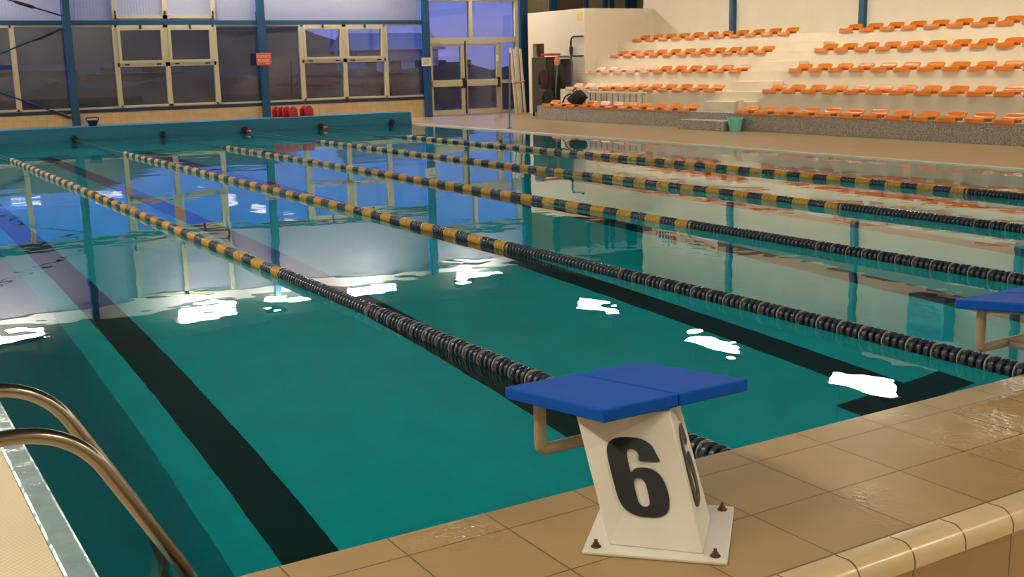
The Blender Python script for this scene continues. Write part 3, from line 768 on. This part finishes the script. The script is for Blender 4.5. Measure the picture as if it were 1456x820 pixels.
MB().box(15.33, FY-.07, 1.62, 15.41, FY-.06, 1.82).build('sticker', M['paper'], t)
wn += 1
t2 = sgroup('window_%d' % wn, (0, 0, 0), 'ribbed translucent sheet above the glass door', 'window')
pane(D0, D3, 3.64, 4.62, t2, 'sheet', 'poly', FY+.03, .02)
frame_bars([(12.9, 3.52, 16.2, 3.64)], t2, 'head_beam', FY-.1, FY+.1, 'blue')
# corner panels right of the door, above the white box
g2 = sgroup('wall_corner', label='beige corrugated corner wall above the white box', cat='wall')
MB().box(16.46, FY, 0, 22.4, FY+.15, 4.65).build('corrugated_panel', M['corr'], g2)
MB().box(22.2, 25, 0, 22.4, FY, 4.9).build('return_panel', M['corr'], g2)
MB().box(SW+.2, 24.8, 0, 22.4, 25.0, 5.6).build('return_panel', M['corr'], g2)
for x, w_ in ((17.50, .11), (18.79, .05), (19.55, .06), (19.82, .05), (20.62, .2)):
    MB().box(x-w_, FY-.12, 0, x+w_, FY, 4.7).build('blue_post', M['blue'], g2)
MB().box(17.62, FY-.01, 2.9, 18.72, FY, 4.5).build('brown_panel', M['brownband'], g2)
# cross braces at the left
def brace(label, p0, p1, tb):
    p0, p1 = Vector(p0), Vector(p1)
    t = thing('brace_rod', label, 'brace', p0)
    MB().tube([(0, 0, 0), p1-p0], .019, 8).build('rod', M['darkblue'], t, True)
    q = (p1-p0)
    MB().tube([q*(tb-.05), q*(tb-.035), q*(tb+.035), q*(tb+.05)], [.02, .042, .042, .02], 10).build('turnbuckle', M['black'], t, True)
brace('dark brace rod above the window beam, running down to the left post', (2.62, FY-.16, 2.98), (-2.32, FY-.16, 4.55), .18)
brace('dark brace rod falling left from the left post below the window beam', (2.62, FY-.16, 2.70), (-2.3, FY-.16, .75), .10)
brace('dark brace rod rising left from the foot of the left post', (2.62, FY-.19, .42), (-2.3, FY-.19, 2.55), .06)
# signs
def glyphs(b, word, x, z, h, y):
    """small block letters from bars, reading left to right"""
    F = {'V': [(0,1,.5,0),(.5,0,1,1)], 'I': [(.5,0,.5,1)], 'E': [(0,0,0,1),(0,1,1,1),(0,.5,.8,.5),(0,0,1,0)], 'T': [(0,1,1,1),(.5,0,.5,1)], 'A': [(0,0,.5,1),(.5,1,1,0),(.2,.4,.8,.4)],
         'O': [(0,0,0,1),(0,1,1,1),(1,1,1,0),(1,0,0,0)], 'F': [(0,0,0,1),(0,1,1,1),(0,.5,.8,.5)], 'U': [(0,1,0,0),(0,0,1,0),(1,0,1,1)], 'M': [(0,0,0,1),(0,1,.5,.4),(.5,.4,1,1),(1,1,1,0)],
         'R': [(0,0,0,1),(0,1,1,1),(1,1,1,.5),(1,.5,0,.5),(.3,.5,1,0)]}
    w_ = h*.6; t_ = h*.09
    for ch in word:
        for x0, z0, x1, z1 in F.get(ch, []):
            p, q = Vector((x+x0*w_, y, z+z0*h)), Vector((x+x1*w_, y, z+z1*h)); d = (q-p).normalized(); nrm = Vector((-d.z, 0, d.x))*t_
            b.prism([p-nrm-d*t_, q-nrm+d*t_, q+nrm+d*t_, p+nrm-d*t_], (0, -.002, 0))
        x += w_*1.38
t = thing('red_sign', 'red sign with pale lettering on the middle blue post', 'sign', (7.76, FY-.225, 1.66))
MB().box(-.215, -.012, 0, .215, 0, .33).bevel(.004, 1).build('plate', M['redsign'], t)
b = MB(); glyphs(b, 'VIETATO', -.190, .205, .066, -.012); glyphs(b, 'FUMARE', -.165, .09, .068, -.012)
b.box(.03, -.014, .03, .17, -.012, .045)
b.build('lettering', M['cream'], t)
t = thing('paper_notice', 'white paper notice on the blue post left of the glass door', 'sign', (12.80, FY-.225, 1.53))
MB().box(-.16, -.006, 0, .16, 0, .25).build('sheet', M['paper'], t)
b = MB()
for i in range(4): b.box(-.1, -.007, .06+.04*i, .1-.02*(i % 2), -.006, .07+.04*i)
b.build('print', M['greyink'], t)

# ------------------------------------------------------------------ rest of the shell
struct(MB().box(-9.2, -7, 0, -9, FY+.2, 5.7).build('wall_left', M['offwhite']), 'left wall of the hall', 'wall')
struct(MB().box(-9, -7.2, 0, 18.8, -7, 5.7).build('wall_near', M['offwhite']), 'near wall of the hall', 'wall')
b = MB(); NX, NY = 24, 28; gr = []
for i in range(NX+1):
    row = []
    for j in range(NY+1):
        u, v = i/NX, j/NY
        x = -9.2+u*31.8; y = -7.2+v*35.9
        row.append(b.bm.verts.new((x, y, 5.35+2.6*(1-(2*u-1)**4)*(1-(2*v-1)**4))))
    gr.append(row)
for i in range(NX):
    for j in range(NY): b.bm.faces.new([gr[i][j], gr[i+1][j], gr[i+1][j+1], gr[i][j+1]])
ret = bmesh.ops.extrude_face_region(b.bm, geom=list(b.bm.faces))
for v in ret['geom']:
    if isinstance(v, bmesh.types.BMVert): v.co.z += .15
struct(b.build('ceiling', M['ceil'], None, True), 'dark grey vaulted roof lining', 'ceiling')

# ------------------------------------------------------------------ lamps: luminaires hung along all four sides
def lamp_proto():
    t = thing('ceiling_lamp', 'x', 'lamp')
    MB().hexa([(-.85, -.2, 0), (.85, -.2, 0), (.85, .2, 0), (-.85, .2, 0), (-.8, -.13, .11), (.8, -.13, .11), (.8, .13, .11), (-.8, .13, .11)]).build('housing', M['lampbody'], t)
    MB().hexa([(-.70, -.11, -.17), (.70, -.11, -.17), (.70, .11, -.17), (-.70, .11, -.17), (-.74, -.19, -.002), (.74, -.19, -.002), (.74, .19, -.002), (-.74, .19, -.002)]).build('diffuser', M['lamp'], t)
    for x in (-.6, .6): MB().tube([(x, 0, .11), (x, 0, 1.1)], .012, 6).build('suspension_rod', M['lampbody'], t, True)
    return t
LP = []
for i, x in enumerate((-4.5, .6, 5.55, 8.0, 10.5, 14.2)):
    LP.append((x, 27.72, 5.05, 0, .35, 'long ceiling lamp above the far windows, '+ordn[i]+' from the left'))
for i, y in enumerate((21.4, 16.8, 12.3, 7.8, 3.3, -1.2)):
    LP.append((14.25, y, 5.0, PI/2, .35, 'long ceiling lamp above the orange stands, '+ordn[i]+' from the far end'))
for i, x in enumerate((1.5, 5.8, 10)):
    LP.append((x, -4.9, 5.2, PI, .35, 'long ceiling lamp at the near end, '+ordn[i]+' from the left'))
for i, y in enumerate((22.5, 19, 15.5, 12, 8.5, 5, 1.5, -2)):
    LP.append((-4.9, y, 5.1, -PI/2, .35, 'long ceiling lamp along the left wall, '+ordn[i]+' from the far end'))
pr = lamp_proto()
for i, (x, y, z, rz, tilt, lb) in enumerate(LP):
    o = pr if i == 0 else copy_tree(pr)
    o.location = (x, y, z); o.rotation_euler = (0, 0, rz); tag(o, lb, 'lamp', 'ceiling lamps along the sides of the hall')

# ------------------------------------------------------------------ outside
struct(MB().box(-90, FY+.3, -.5, 140, 220, -.02).build('ground', M['ground']), 'dark ground outside', 'ground')
b = MB(); NXH = 60; rows = []
for j, (yy, f) in enumerate(((63, 0.), (69, .45), (77, .85), (88, 1.), (110, 1.05), (150, .2))):
    r = []
    for i in range(NXH+1):
        x = -70+i*2.2
        hh = (5.9+.7*math.sin(x*.21)+.5*math.sin(x*.53+1)+.3*random.random())*max(.0, min(1, (39-x)/14))+.7
        r.append(b.bm.verts.new((x, yy+random.uniform(-1, 1), -.1+hh*f)))
    rows.append(r)
for A, B in zip(rows, rows[1:]):
    for i in range(NXH): b.bm.faces.new([A[i], A[i+1], B[i+1], B[i]])
o = b.build('hill', M['hill'], None, True); tag(o, 'dark hillside outside beyond the windows', 'hill')
b = MB(); rows = []
for j, (yy, hh) in enumerate(((38.5, -.1), (39.2, 1.15), (40.2, 1.4), (41.5, 1.25), (43, -.1))):
    rows.append([b.bm.verts.new((-30+i*1.1, yy+random.uniform(-.2, .2), hh+(random.uniform(-.22, .16) if hh > 0 else 0))) for i in range(70)])
for A, B in zip(rows, rows[1:]):
    for i in range(69): b.bm.faces.new([A[i], A[i+1], B[i+1], B[i]])
tag(b.build('earth_bank', M['hill'], None, True), 'low dark earth bank outside, across the lower window panes', 'bank')
def house(label, x0, x1, y0, y1, h, mat, rh, roof='tile_roof'):
    t = thing('outbuilding', label, 'building', ((x0+x1)/2, y0, -.02)); w_ = (x1-x0)/2; d = y1-y0
    MB().box(-w_, 0, 0, w_, d, h).build('wall', M[mat], t)
    MB().prism([(-w_-.3, -.3, h), (w_+.3, -.3, h), (w_+.3, d/2, h+rh), (-w_-.3, d/2, h+rh)][:0] or [(-w_-.3, -.3, h), (-w_-.3, d+.3, h), (-w_-.3, d/2, h+rh)], (2*w_+.6, 0, 0)).build('roof', M[roof], t)
    for i in range(3):
        xx = -w_+.2*w_+i*.6*w_
        MB().box(xx, -.03, .9, xx+.25*w_, .0, 1.8).build('opening', M['black'], t)
house('pale building outside, seen through the right-hand window', 18.4, 22.6, 46, 48.4, 2.3, 'shed', .8, 'shed')
house('low grey building outside, seen through the glass door', 22.5, 27.5, 50, 56, 1.2, 'shed2', .5)
house('long low pale building outside the left windows', -6, 7, 52, 56, 1.7, 'dull', .3)
house('grey building outside the middle windows', 8, 14.5, 54, 57.5, 1.5, 'shed2', .5)

# ------------------------------------------------------------------ sky (dusk)
W = bpy.data.worlds.new('dusk'); SC.world = W; W.use_nodes = True
N, L = W.node_tree.nodes, W.node_tree.links
bg = N['Background']
tc = N.new('ShaderNodeTexCoord'); sp = N.new('ShaderNodeSeparateXYZ'); L.new(tc.outputs['Generated'], sp.inputs[0])
rp = N.new('ShaderNodeValToRGB'); L.new(sp.outputs['Z'], rp.inputs['Fac'])
rp.color_ramp.elements[0].position = 0; rp.color_ramp.elements[0].color = (.19, .20, .48, 1)
rp.color_ramp.elements[1].position = .14; rp.color_ramp.elements[1].color = (.08, .22, .85, 1)
e = rp.color_ramp.elements.new(.6); e.color = (.06, .16, .55, 1)
L.new(rp.outputs['Color'], bg.inputs['Color']); bg.inputs['Strength'].default_value = 1.5

# ------------------------------------------------------------------ camera
cam = bpy.data.cameras.new('camera'); co = bpy.data.objects.new('camera', cam); COL.objects.link(co)
yaw, pitch, roll, f = .542147621, .198689249, -.0234681663, 1595.0511
F = Vector((math.sin(yaw)*math.cos(pitch), math.cos(yaw)*math.cos(pitch), -math.sin(pitch)))
R0 = Vector((math.cos(yaw), -math.sin(yaw), 0)); U0 = R0.cross(F)
R = R0*math.cos(roll)+U0*math.sin(roll); U = -R0*math.sin(roll)+U0*math.cos(roll)
mw = Matrix((R, U, -F)).transposed().to_4x4(); mw.translation = Vector((-2.87283, -2.61882, 1.57675))
co.matrix_world = mw
cam.sensor_width = 36; cam.lens = f/1456*36; cam.clip_end = 500; cam.clip_start = .05
SC.camera = co
# ------------------------------------------------------------------ colour management and sampling
SC.view_settings.view_transform = 'Standard'; SC.view_settings.look = 'None'
SC.view_settings.gamma = 1; SC.view_settings.use_curve_mapping = False
SC.view_settings.exposure = 0.
cy = SC.cycles
cy.use_denoising = True; cy.max_bounces = 14; cy.diffuse_bounces = 5; cy.glossy_bounces = 6; cy.transmission_bounces = 10; cy.transparent_max_bounces = 16
cy.caustics_refractive = True; cy.caustics_reflective = True; cy.sample_clamp_indirect = 12; cy.blur_glossy = .5
